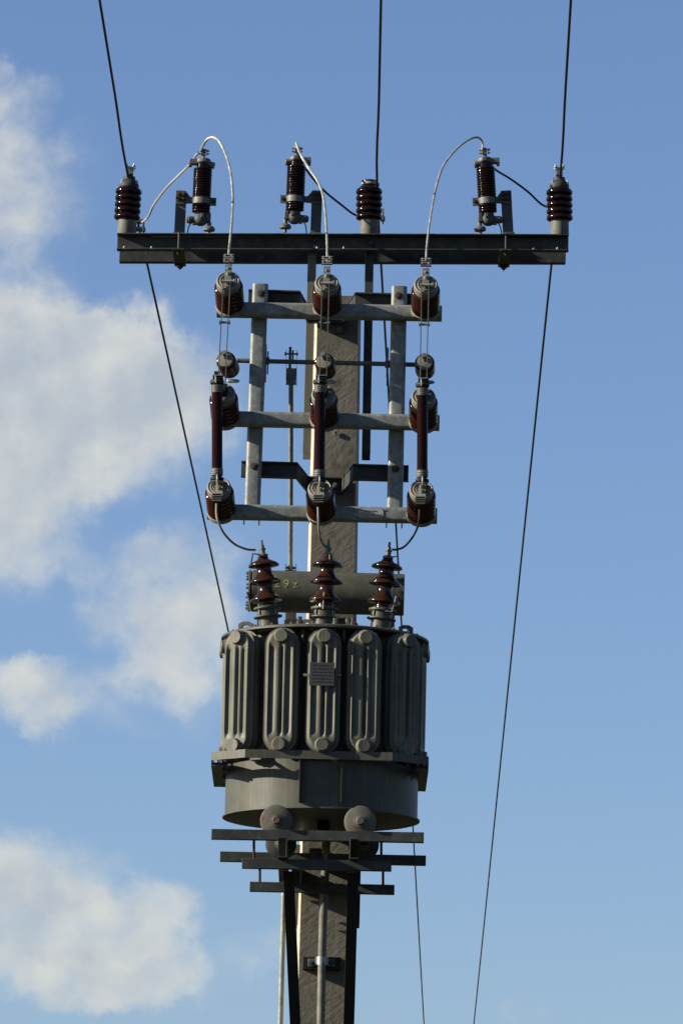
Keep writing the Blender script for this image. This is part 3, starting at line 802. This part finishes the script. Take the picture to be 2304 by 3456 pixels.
def fuse(tx, ty, bx, by, label):
    FYy = TIPY - .045
    a, b = P(tx, ty, FYy), P(bx, by, FYy); d = (a - b).normalized(); L = (a - b).length
    M = Matrix.Translation(b) @ Z.rotation_difference(d).to_matrix().to_4x4()
    r = empty('fuse_tube', b, label, 'fuse', 'long brown fuse tubes', M)
    m = MB(); m.lathe([(.0235, .028), (.0235, L - .042)], (0, 0, 0), Z, 32); m.build('tube', M_FUSE, r)
    def ribs(h0, h1, n, r0):
        p = [(r0 * .8, h0), (r0, h0 + .001)]
        for k in range(n):
            u0 = h0 + (h1 - h0) * (k + .2) / n; u1 = h0 + (h1 - h0) * (k + .8) / n
            p += [(r0, u0), (r0 - .002, (u0 + u1) / 2), (r0, u1)]
        return p + [(r0, h1 - .001), (r0 * .8, h1)]
    m = MB(); m.lathe(ribs(.002, .034, 3, .0262), (0, 0, 0), Z, 32); m.build('end_cap', M_CAST, r)
    m = MB(); m.lathe(ribs(L - .046, L - .010, 4, .0262), (0, 0, 0), Z, 32); m.build('end_cap', M_CAST, r)
    m = MB(); m.lathe([(.022, -.020), (.029, -.018), (.030, -.008), (.020, -.004), (.018, .004)], (0, 0, 0), Z, 28)
    m.lathe([(.020, L - .012), (.030, L - .004), (.031, L + .010), (.024, L + .014)], (0, 0, 0), Z, 28); m.box((.004, .0, L + .022), .046, .04, .012)
    m.box((0, .012, L + .040), .026, .02, .026)
    m.each('contact_ring', M_BLACK, r, bevel=.001)
    m = MB()
    m.box((.002, -.012, L + .030), .044, .024, .003); m.lathe([(.030, 0), (.0315, .0015), (.030, .003)], (0, 0, L + .004), Z, 28)
    m.tube(smooth_path([Vector((-.006, -.026, L + .026)), Vector((-.006, -.036, L + .012)), Vector((-.005, -.034, L - .006))], 4), .0035, 8)
    m.tube(smooth_path([Vector((.001, -.024, .0)), Vector((.001, -.036, -.014)), Vector((.001, -.030, -.036))], 4), .0045, 8)
    m.lathe([(.026, 0), (.0275, .0015), (.026, .003)], (0, 0, -.026), Z, 28)
    m.each('spring_hook', M_ZINC, r)
fuse(733, 1292, 733, 1607, 'long brown fuse tube at the left, in front of cloud')
fuse(1080, 1292, 1078, 1612, 'long dark brown fuse tube in front of the concrete pole')
fuse(1425, 1302, 1424, 1613, 'long dark brown fuse tube at the right, in front of blue sky')

# ------------------------------------------------------------ leads from the switch to the bushings
TY = -.61      # axis of the transformer
grp = 'short leads from the switch to the bushings'
strand('lead_wire', pix_path([(731, 1700, -.765), (731, 1735, -.77), (737, 1762, -.77), (756, 1800, -.74), (790, 1835, -.69), (830, 1853, -.64), (862, 1856, -.61)]), .0052, M_LEAD,
       'grey lead curving right from the left end of the bottom rail to the left bushing', 'cable', grp, False)
strand('lead_wire', pix_path([(1073, 1712, -.765), (1074, 1745, -.77), (1076, 1790, -.74), (1084, 1825, -.68), (1096, 1843, -.61), (1104, 1846, -.60)]), .0052, M_LEAD,
       'grey lead dropping nearly straight to the middle bushing in front of the pole', 'cable', grp, False)
strand('lead_wire', pix_path([(1415, 1720, -.765), (1413, 1752, -.77), (1406, 1785, -.74), (1388, 1818, -.69), (1362, 1846, -.64), (1335, 1855, -.61), (1322, 1854, -.61)]), .0048, M_WIRE,
       'dark lead curving left from the right end of the bottom rail to the right bushing', 'cable', grp, False)

# ------------------------------------------------------------ transformer
def transformer():
    c_lid = P(1097, 2112, TY - .452); c_bot = P(1083, 2729, TY - .425)
    zl, zb = c_lid.z, c_bot.z
    org = Vector((c_bot.x, TY, zb))
    root = empty('transformer', org, 'round grey green oil transformer with ribbed radiators and three brown bushings', 'transformer')
    def ax(z):   # axis point (slight lean kept from the photo)
        t = (z - zb) / (zl - zb); return Vector((c_bot.x + (P(1097, 2112, TY).x - P(1083, 2729, TY).x) * t, TY, z))
    z_col = P(1083, 2562, TY - .45).z     # shelf under the radiators
    # lower drum and inner tank
    m = MB(); m.lathe([(.0, 0), (.424, 0), (.431, .002), (.431, .008), (.421, .010), (.420, z_col - zb + .01), (.345, z_col - zb + .012), (.345, zl - zb - .004)], (org.x, TY, zb), Z, 96)
    m.build('tank', M_TANK, root, org, smooth=30)
    m = MB()
    for (px, wd) in ((1010, .040), (1151, .024)):
        xx = P(px, 2640, TY - .43).x; dx = xx - org.x; yy = TY - math.sqrt(.42 ** 2 - dx * dx)
        m.box((xx, yy - wd / 2 + .006, (zb + z_col) / 2 + .012), .004, wd + .012, z_col - zb - .03)
    m.each('stiffener', M_TANK, root, org)
    # lid
    la = ax(zl)
    m = MB(); m.lathe([(.0, -.006), (.450, -.006), (.456, -.003), (.456, .006), (.448, .010), (.12, .016), (0, .016)], la, Z, 96); m.build('lid', M_TANK, root, org, smooth=30)
    m = MB()
    for k in range(28):
        a = 2 * math.pi * k / 28 + .1; p = la + Vector((.425 * math.cos(a), .425 * math.sin(a), .0))
        m.bolt(p + Vector((0, 0, .010)), Z, .007, .008); m.bolt(p - Vector((0, 0, .006)), -Z, .007, .008)
    m.each('lid_bolt', M_TANK, root, org)
    # radiators
    ptop, pbot = P(1086, 2119, TY - .44).z, P(1081, 2543, TY - .44).z
    W, Hh = .147, ptop - pbot; cap = W / 2
    KN = [(0, 0), (12, 0), (29, 1), (47, .42), (92, .93), (101, .93), (121, .18), (139, 1), (147, .95), (168, .42), (203, .97), (220, 0), (235, 0)]
    def prof_h(u):
        t = (u / W + .5) * 235
        for (x0, h0), (x1, h1) in zip(KN, KN[1:]):
            if x0 <= t <= x1:
                k = (t - x0) / (x1 - x0); k = k * k * (3 - 2 * k); return h0 + (h1 - h0) * k
        return 0
    def panel_mesh(sgn=1, depth=.022, detail=True):
        """one pressed steel panel: local x across, local z up, outward is -y; centred at z=0"""
        nu, nv = 64, 40; vs = []; fs = []
        hs = Hh / 2 - cap
        vrow = []
        for j in range(nv + 1):
            if j <= 10: v = -Hh / 2 + cap * (1 - math.cos(math.pi / 2 * j / 10))
            elif j >= nv - 10: v = Hh / 2 - cap * (1 - math.cos(math.pi / 2 * (nv - j) / 10))
            else: v = -hs + 2 * hs * (j - 10) / (nv - 20)
            vrow.append(v)
        for v in vrow:
            e = max(0, abs(v) - hs); half = math.sqrt(max(cap * cap - e * e, 1e-7))
            for i in range(nu + 1):
                u = -half + 2 * half * i / nu
                rad = math.hypot(u, e) if e > 0 else abs(u)
                dist = cap - rad
                t = min(1, max(0, (dist - .008) / .010)); hc = .93 * t * t * (3 - 2 * t)
                f = min(1, max(0, (hs - .004 - abs(v)) / .010)); f = f * f * (3 - 2 * f)
                h = depth * (hc * (1 - f) + prof_h(u) * f)
                vs.append(Vector((u, -h, v)))
        n = nu + 1
        for j in range(nv):
            for i in range(nu): fs.append((j * n + i, j * n + i + 1, (j + 1) * n + i + 1, (j + 1) * n + i))
        return vs, fs
    PV, PF = panel_mesh()
    zc = (ptop + pbot) / 2
    pls = [(P(805, 2330, TY - .37).x - ax(zc).x, -.355, -31), (P(948, 2330, TY - .43).x - ax(zc).x, -.425, -7), (-.002, -.440, 0), (P(1228, 2330, TY - .43).x - ax(zc).x, -.425, 6), (P(1367, 2330, TY - .37).x - ax(zc).x, -.355, 32),
           (-.415, -.09, -82), (.415, -.09, 82), (-.42, .06, -96), (.42, .06, 96), (-.38, .19, -118), (.38, .19, 118), (-.26, .33, -145), (.26, .33, 145), (-.09, .41, -168), (.09, .41, 168)]
    for k, (dx, dy, rz) in enumerate(pls):
        Rm = Matrix.Rotation(R(rz), 3, 'Z'); ctr = ax(zc) + Vector((dx, dy, 0))
        outw = Rm @ Vector((0, -1, 0))
        rr = (ctr - Vector((ax(zc).x, TY, ctr.z))).length
        m = MB()
        nst = 3 if k < 5 else 2
        for s in range(nst):
            o = ctr - outw * (.045 * s)
            fr = [Rm @ v + o for v in PV]; bk = [Rm @ Vector((v.x, -v.y + .002, v.z)) + o for v in PV]
            m.add(fr, PF); m.add(bk, [tuple(reversed(f)) for f in PF])
        ro = m.build('radiator', M_RAD, root, org, smooth=60)
        m = MB()
        for zz in (Hh / 2 - .040, -Hh / 2 + .036):
            s0 = ctr + Vector((0, 0, zz)) + outw * .034
            m.lathe([(.036, -.018), (.0305, -.010), (.0285, -.004), (.0275, .004), (.0255, .006), (0, .0055)], s0, outw, 26)
            m.cyl(s0 - outw * .15, s0 - outw * .02, .022, 18)
        m.each('header_pipe', M_RAD, ro, org)
    # thin pins between radiators
    m = MB()
    for px in (1023, 1161):
        a, b = P(px, 2125, TY - .40), P(px - 1, 2165, TY - .40); m.cyl(b, a, .006, 10)
    m.each('gasket_pin', M_TANK, root, org)
    # name plate on the middle radiator
    c = P(1086, 2275, TY - .472)
    m = MB(); m.box(c, .108, .003, .102); m.build('nameplate', M_NAME, root, org, bevel=.001)['label'] = 'dull square nameplate on the middle radiator'
    m = MB()
    for k in range(6):
        x = -.044
        while x < .040:
            wd = random.uniform(.006, .018); m.box(c + Vector((x + wd / 2, -.0019, .038 - k * .0145)), wd, .0012, .005); x += wd + .004
    m.build('stamped_lines', M_DARK, root, org)
    m = MB(); m.box(P(1035, 2278, TY - .455), .030, .012, .012); m.box(P(1140, 2279, TY - .455), .030, .010, .008); m.each('plate_bracket', M_CAP, root, org)
    # shelf with a folded lip: straight front, angled corners, sides running back to the pole
    zt = P(1083, 2534, TY - .45).z; zbm = P(1083, 2562, TY - .45).z; lip = zt - zbm
    fy = TY - .452
    xL, xR = P(827, 2550, fy).x, P(1324, 2550, fy).x
    xLL, xRR = P(713, 2556, fy + .12).x, P(1446, 2567, fy + .12).x
    out = [Vector((xLL + .0, -.17, zbm)), Vector((xLL, fy + .12, zbm)), Vector((xL, fy, zbm)), Vector((xR, fy, zbm)), Vector((xRR, fy + .12, zbm)), Vector((xRR, -.17, zbm))]
    m = MB()
    for i in range(1, 4):
        a, b = out[i], out[i + 1]; n = (b - a).normalized().cross(Z) * -1
        m.ext([(0, 0), (.006, 0), (.006, lip), (0, lip)], a, n, Z, b - a)
    for i in (0, 4):
        a, b = out[i], out[i + 1]; n = (b - a).normalized().cross(Z) * -1
        m.ext([(0, -.012), (.006, -.012), (.006, lip), (0, lip)], a, n, Z, b - a)
    # short arms tying the frame to the drum
    for an in (200, 232, 262, 278, 308, 340, 160, 20):
        dv = Vector((math.cos(R(an)), math.sin(R(an)), 0)); best = None
        for i in range(6):
            p, q = out[i], out[(i + 1) % 6]; e = q - p; den = dv.x * e.y - dv.y * e.x
            if abs(den) < 1e-9: continue
            w_ = Vector((p.x - org.x, p.y - TY, 0)); t = (w_.x * e.y - w_.y * e.x) / den; s = (w_.x * dv.y - w_.y * dv.x) / den
            if t > 0 and -1e-6 <= s <= 1 + 1e-6 and (best is None or t < best): best = t
        if best and best > .424:
            sd = dv.cross(Z) * .012; o0 = Vector((org.x, TY, zt - .010)) + dv * .416
            m.ext([(-1, 0), (1, 0), (1, .006), (-1, .006)], o0, sd, Z, dv * (best - .418))
    m.each('shelf', M_TANK, root, org)
    # side gussets under the shelf
    for (sx, xo) in ((-1, xLL), (1, xRR)):
        m = MB()
        for yy in (fy + .25, fy + .50, fy + .76):
            m.ext([(0, 0), (sx * -.055 * 1.0, 0), (sx * -.075, -.062)], (xo + sx * -.003, yy, zbm + .008), X, Z, (0, .006, 0))
        m.ext([(0, 0), (0, -.010), (sx * -.050, -.010), (sx * -.050, 0)], (xo, fy + .14, zbm - .012), X, Z, (0, .72, 0))
        m.each('side_bracket', M_TANK, root, org)
    # lifting lugs on the lid
    for (px, py, Yv, s, rot) in ((829, 2108, TY - .262, .033, -14), (1369, 2117, TY - .262, .033, 14), (985, 2108, TY - .385, .034, 6), (1036, 2108, TY - .385, .030, -6)):
        c = Vector((P(px, py, Yv).x, Yv, zl + .006)); Rm = Matrix.Rotation(R(rot), 3, 'Z')
        o_ = [(-s, 0), (-s, s * .75), (-s * .45, s * 1.05), (s * .45, s * 1.05), (s, s * .75), (s, 0)]
        i_ = [(-s * .55, 0), (-s * .55, s * .30), (-s * .25, s * .58), (s * .25, s * .58), (s * .55, s * .30), (s * .55, 0)]
        m = MB(); m.hollow(o_, i_, c, Rm @ X, Z, Rm @ (Y_ * .014)); m.build('lifting_lug', M_TANK, root, org, bevel=.001)
    for (px, Yv) in ((1011, TY - .41), (1131, TY - .39), (1173, TY - .38), (1192, TY - .40)):
        c = Vector((P(px, 2110, Yv).x, Yv, zl + .008)); m = MB(); m.lathe([(.013, 0), (.013, .016), (.010, .018), (.010, .036), (.0, .037)], c, Z, 6); m.build('stud', M_RUST if px in (1011, 1192) else M_TANK, root, org)
    # bushings
    def bushing(basepx, toppx, m_p, hook):
        b = Vector((P(basepx[0], basepx[1], TY).x, TY, zl + .01)); tp = P(toppx[0], toppx[1], TY)
        d = (tp - b).normalized(); L = (tp - b).length; s = L / .437
        pr0 = MB(); pr0.lathe([(a_ * s, h_ * s) for a_, h_ in ((.050, -.01), (.044, .004), (.044, .090), (.064, .092), (.064, .097), (.047, .099), (.047, .124), (.056, .126), (.060, .130), (.060, .138), (.044, .142), (0, .142))], b, d, 36)
        bo = pr0.build('bushing', M_TANK, root, org)
        pr = [(.036, .138), (.035, .152)]
        for h, rr in ((.170, .073), (.252, .071), (.326, .069)):
            pr += [(.0335, h - .012), (.036, h - .006), (rr - .008, h - .004), (rr - .001, h - .003), (rr, h + .001), (rr - .003, h + .006), (rr * .78, h + .014), (.041, h + .028), (.0355, h + .040), (.0335, h + .050)]
        pr = pr[:-3] + [(.028, .352), (.021, .366), (.018, .372)]
        m = MB(); m.lathe([(a_ * s, h_ * s) for a_, h_ in pr], b, d, 48); m.build('porcelain', m_p, bo, org, smooth=50)
        m = MB(); m.lathe([(a_ * s, h_ * s) for a_, h_ in ((.023, .366), (.023, .376), (.012, .380), (.012, .396), (.015, .397), (.015, .404), (.0095, .405), (.0095, .418), (.0055, .419), (.0055, .440), (0, .440))], b, d, 14)
        m.build('terminal_stud', M_CAST, bo, org)
        u = d.cross(Y_).normalized()
        if hook:
            h0 = b + d * .374 * s; m = MB(); m.tube([h0, h0 + Vector(hook[0]), h0 + Vector(hook[1])], .0035, 8); m.build('arcing_horn', hook[2], bo, org)
        m = MB()
        for a in range(4):
            an = R(45 + 90 * a); off = Vector((math.cos(an), math.sin(an), 0)) * .051 * s
            m.cyl(b + d * .095 * s + off, b + d * .146 * s + off, .004, 8)
        m.each('clamp_stud', M_CAP, bo, org)
        return b, d, s, bo
    b1 = bushing((911, 2105), (883, 1826), M_BUSH, ((-.044, -.005, .004), (-.052, -.005, -.052), M_BLACK))
    b2 = bushing((1090, 2105), (1109, 1824), M_BUSH, ((.008, -.03, .004), (.010, -.034, -.045), M_CAP))
    b3 = bushing((1280, 2108), (1314, 1832), M_BUSH, ((.042, -.01, .000), (.050, -.01, -.052), M_CAP))
    m = MB(); q = P(1090, 2055, TY - .06); m.tube([q, q + Vector((.003, 0, .075))], .004, 8); m.build('arcing_horn', M_CAP, b2[3], org)
    m = MB(); q = P(1322, 2065, TY - .06); m.tube([q - Vector((.03, 0, -.002)), q, q + Vector((.018, 0, .070))], .004, 8); m.build('arcing_horn', M_CAP, b3[3], org)
    # conservator drum behind the bushings
    CY = -.255; a, bb = P(851, 1994, CY), P(1363, 2008, CY); axd = (bb - a).normalized(); rad = .0935
    m = MB(); m.lathe([(0, 0), (rad - .003, 0), (rad, .003), (rad, (bb - a).length - .003), (rad - .003, (bb - a).length), (0, (bb - a).length)], a, axd, 72)
    co = m.build('conservator', M_TANK, root, org, smooth=40)
    m = MB(); m.lathe([(0, -.016), (rad - .004, -.016), (rad + .001, -.014), (rad + .001, -.008), (rad - .006, -.008), (rad - .006, .001)], a, axd, 48)
    for k in range(12):
        an = 2 * math.pi * k / 12; m.bolt(a - axd * .016 + Vector((0, math.cos(an), math.sin(an))) * (rad - .012), -axd, .006, .007)
    m.build('end_flange', M_TANK, co, org)
    m = MB(); m.tube([P(834, 1998, CY - .1), P(842, 2030, CY - .1), P(846, 2062, CY - .1)], .005, 8); m.build('drain_pipe', M_TANK, co, org)
    m = MB()
    for px in (880, 1320):
        q = P(px, 2070, CY); m.box(Vector((q.x, CY, (zl + a.z - rad) / 2 + .015)), .03, .05, a.z - rad - zl + .05)
    m.each('saddle', M_TANK, co, org)
    # painted number on the drum
    def glyphs(txt, px, py, size):
        cu = bpy.data.curves.new('t', 'FONT'); cu.body = txt; cu.size = size; cu.resolution_u = 6; cu.fill_mode = 'FRONT'
        to = bpy.data.objects.new('t', cu); col.objects.link(to)
        me = bpy.data.meshes.new_from_object(to.evaluated_get(bpy.context.evaluated_depsgraph_get()))
        bpy.data.objects.remove(to)
        p0 = P(px, py, CY - rad)
        th0 = math.asin(max(-1, min(1, (p0.z - (a.z + (p0.x - a.x) * axd.z / axd.x)) / rad)))
        import bmesh
        bm = bmesh.new(); bm.from_mesh(me)
        for _ in range(2): bmesh.ops.subdivide_edges(bm, edges=[e for e in bm.edges if e.calc_length() > .008], cuts=1)
        bmesh.ops.triangulate(bm, faces=bm.faces)
        vs = []
        bm.verts.index_update()
        for v in bm.verts:
            xx = p0.x + v.co.x; th = th0 + v.co.y / rad; zc_ = a.z + (xx - a.x) * axd.z / axd.x
            vs.append(Vector((xx, CY - (rad + .0012) * math.cos(th), zc_ + (rad + .0012) * math.sin(th))))
        fs = [tuple(v.index for v in f.verts) for f in bm.faces]; bm.free(); bpy.data.meshes.remove(me)
        return vs, fs
    m = MB()
    for (t, px, py, sz) in (('2', 924, 1981, .056), ('9', 955, 1983, .056), ('z', 987, 1983, .052)):
        v, f = glyphs(t, px, py, sz); m.add(v, f)
    m.build('painted_number', M_YEL, co, org)['label'] = 'faded yellow painted characters 29z'
    # undercarriage: two cross bars and four wheels
    RZ = P(930, 2797, -1.03).z
    return org, zb, RZ
T_ORG, T_ZB, RAILTOP = transformer()
troot = bpy.data.objects['transformer']

def wheels():
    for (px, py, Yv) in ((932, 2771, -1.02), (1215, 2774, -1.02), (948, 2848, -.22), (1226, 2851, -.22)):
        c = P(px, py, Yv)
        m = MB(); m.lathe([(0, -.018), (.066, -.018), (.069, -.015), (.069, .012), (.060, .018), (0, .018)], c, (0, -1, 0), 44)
        wo_ = m.build('wheel', M_WHEEL if Yv < -.5 else M_DARK, troot, T_ORG)  # rear discs take a darker colour: the shade under the tank painted in
        m = MB(); m.lathe([(.027, .016), (.029, .018), (.028, .026), (.0185, .028), (.0175, .046), (.014, .050), (0, .050)], c, (0, -1, 0), 24); m.build('hub', M_WHEEL, wo_, T_ORG)
        m = MB(); m.box(c + Vector((0, .05, .02)), .05, .06, .075); m.build('axle_block', M_BLACK, troot, T_ORG)
    for px in (945, 1220):
        a = P(px, 2770, -1.0); m = MB(); m.ext(cprof(.06, .035, .005), (a.x, -.98, T_ZB - .032), X, Z, (0, .74, 0)); m.build('carriage_bar', M_BLACK, troot, T_ORG)
    q = P(1089, 2838, -.60); m = MB(); m.lathe([(0, -.045), (.02, -.045), (.026, -.03), (.026, 0)], (q.x, -.60, T_ZB), Z, 20); m.build('drain_valve', M_BLACK, troot, T_ORG)
wheels()

# ------------------------------------------------------------ platform carrying the transformer
def platform():
    org = P(1080, 2860, -.6)
    root = empty('platform', org, 'dark steel channel platform bracketed to the pole under the transformer', 'platform')
    def bar(x0, y0, x1, y1, Yv, h, name='cross_channel', fl=.045, mt=M_DARK):
        a, b = P(x0, y0, Yv), P(x1, y1, Yv)
        m = MB(); m.ext(cprof(h, fl, .006, -1), (a.x, Yv, a.z - h / 2), (0, -1, 0), (0, 0, 1), b - a)
        return m.build(name, mt, root, org, bevel=.0015)
    # web faces the viewer, flanges behind
    bar(714, 2797, 1430, 2809, -1.045, .043, 'rail')
    bar(743, 2873, 1437, 2887, -.235, .043, 'rail')
    bar(817, 2896, 1321, 2906, -1.05, .042)
    bar(843, 2975, 1331, 2986, -.235, .042)
    # two long channels running from front to back
    for (px, s, py) in ((969, -1, 2859), (1179, 1, 2863)):
        a = P(px, py, -1.13); m = MB(); m.ext(cprof(.088, .040 * 1.0, .005, s), a, X, Z, (0, 1.23, 0)); m.build('bearer', M_DARK, root, org, bevel=.001)
    # tie rods
    m = None
    for (px, y0, y1, Yv) in ((857, 2832, 2900, -1.02), (1286, 2842, 2908, -1.02), (877, 2912, 2980, -.21), (1292, 2922, 2990, -.21)):
        m = MB(); m.cyl(P(px, y1, Yv), P(px, y0, Yv), .0058, 10); m.build('tie_rod', M_BLACK, root, org)
    # raking braces
    for (tx, ty, bx, by, s) in ((973, 2940, 1036, 4350, 1), (1191, 2946, 1152, 4350, -1)):
        a, b = P(tx, ty, -.99), P(bx, by, -.135)
        m = MB(); wd = .047
        L = a - b
        prof = [(-wd / 2, 0), (wd / 2, 0), (wd / 2, .006), (-wd / 2 + .006, .006), (-wd / 2 + .006, .045), (-wd / 2, .045)]
        prof = [(s * p[0], p[1]) for p in prof]
        m.ext(prof, b, X, Vector((0, 1, 0)), L); m.build('brace', M_BLACK, root, org, bevel=.001)
    # side channels against the pole
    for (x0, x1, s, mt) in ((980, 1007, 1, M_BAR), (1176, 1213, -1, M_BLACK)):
        wd = P(x1, 3000, -.1).x - P(x0, 3000, -.1).x
        b0 = P(x0 if s > 0 else x1, 3120, -.10); t0 = P((x0 if s > 0 else x1) + 6, 2850, -.10)
        prof = [(0, 0), (s * wd, 0), (s * wd, .17), (0, .17), (0, .164), (s * (wd - .006), .164), (s * (wd - .006), .006), (0, .006)]
        m = MB(); m.ext(prof, b0, X, Y_, t0 - b0); m.build('side_channel', mt, root, org, bevel=.001)
platform()

# ------------------------------------------------------------ cable down the pole
def cable():
    pts = [P(1101, 2800, -.24), P(1100, 2860, -.225), P(1095, 2990, -.205), P(1090, 3100, -.186), P(1086, 3230, -.178), P(1085, 3300, -.178), P(1082, 3456, -.184)]
    d = (pts[-1] - pts[-3]).normalized(); foot = pts[-1] + d * 2.6 + Vector((0, -.03, 0))
    foot.z = .02
    m = MB(); m.tube(smooth_path(pts + [foot], 6), .0185, 18)
    tag(m.build('down_cable', M_GREYW, None, pts[0]), 'thick grey cable running down the front of the pole below the platform', 'cable')
    c = P(1086, 3255, -.12)
    root = empty('cable_cleat', c, 'black bracket with a bright metal strap holding the cable to the pole', 'cleat')
    m = MB(); m.box(P(1086, 3253, -.134), .170, .056, .056); m.build('backing_block', M_BLACK, root, c, bevel=.002)
    m = MB()
    for px in (1051, 1118): m.box(P(px, 3249, -.164), .031, .004, .034)
    m.each('fixing_plate', M_CAST, root, c, bevel=.001)
    m = MB()
    for px in (1052, 1119): m.bolt(P(px, 3250, -.166), (0, -1, 0), .0085, .008)
    m.each('fixing_bolt', M_DARK, root, c)
    m = MB(); k = P(1085, 3244, -.164); n = 14; r_ = .0225; o_ = []; i_ = []
    for j in range(n + 1):
        a = math.pi * j / n; o_.append((-math.cos(a) * r_, math.sin(a) * r_)); i_.append((-math.cos(a) * (r_ - .003), math.sin(a) * (r_ - .003)))
    prof = [(-.030, 0)] + [(-r_, .0)] + o_ + [(.030, 0), (.030, -.003)] + [(r_ - .003, -.003)] + list(reversed(i_)) + [(-.030, -.003)]
    m.ext(prof, k - Vector((0, .010, .018)), X, Vector((0, -1, 0)), (0, 0, .036)); m.build('strap', M_ZINC, root, c)
cable()
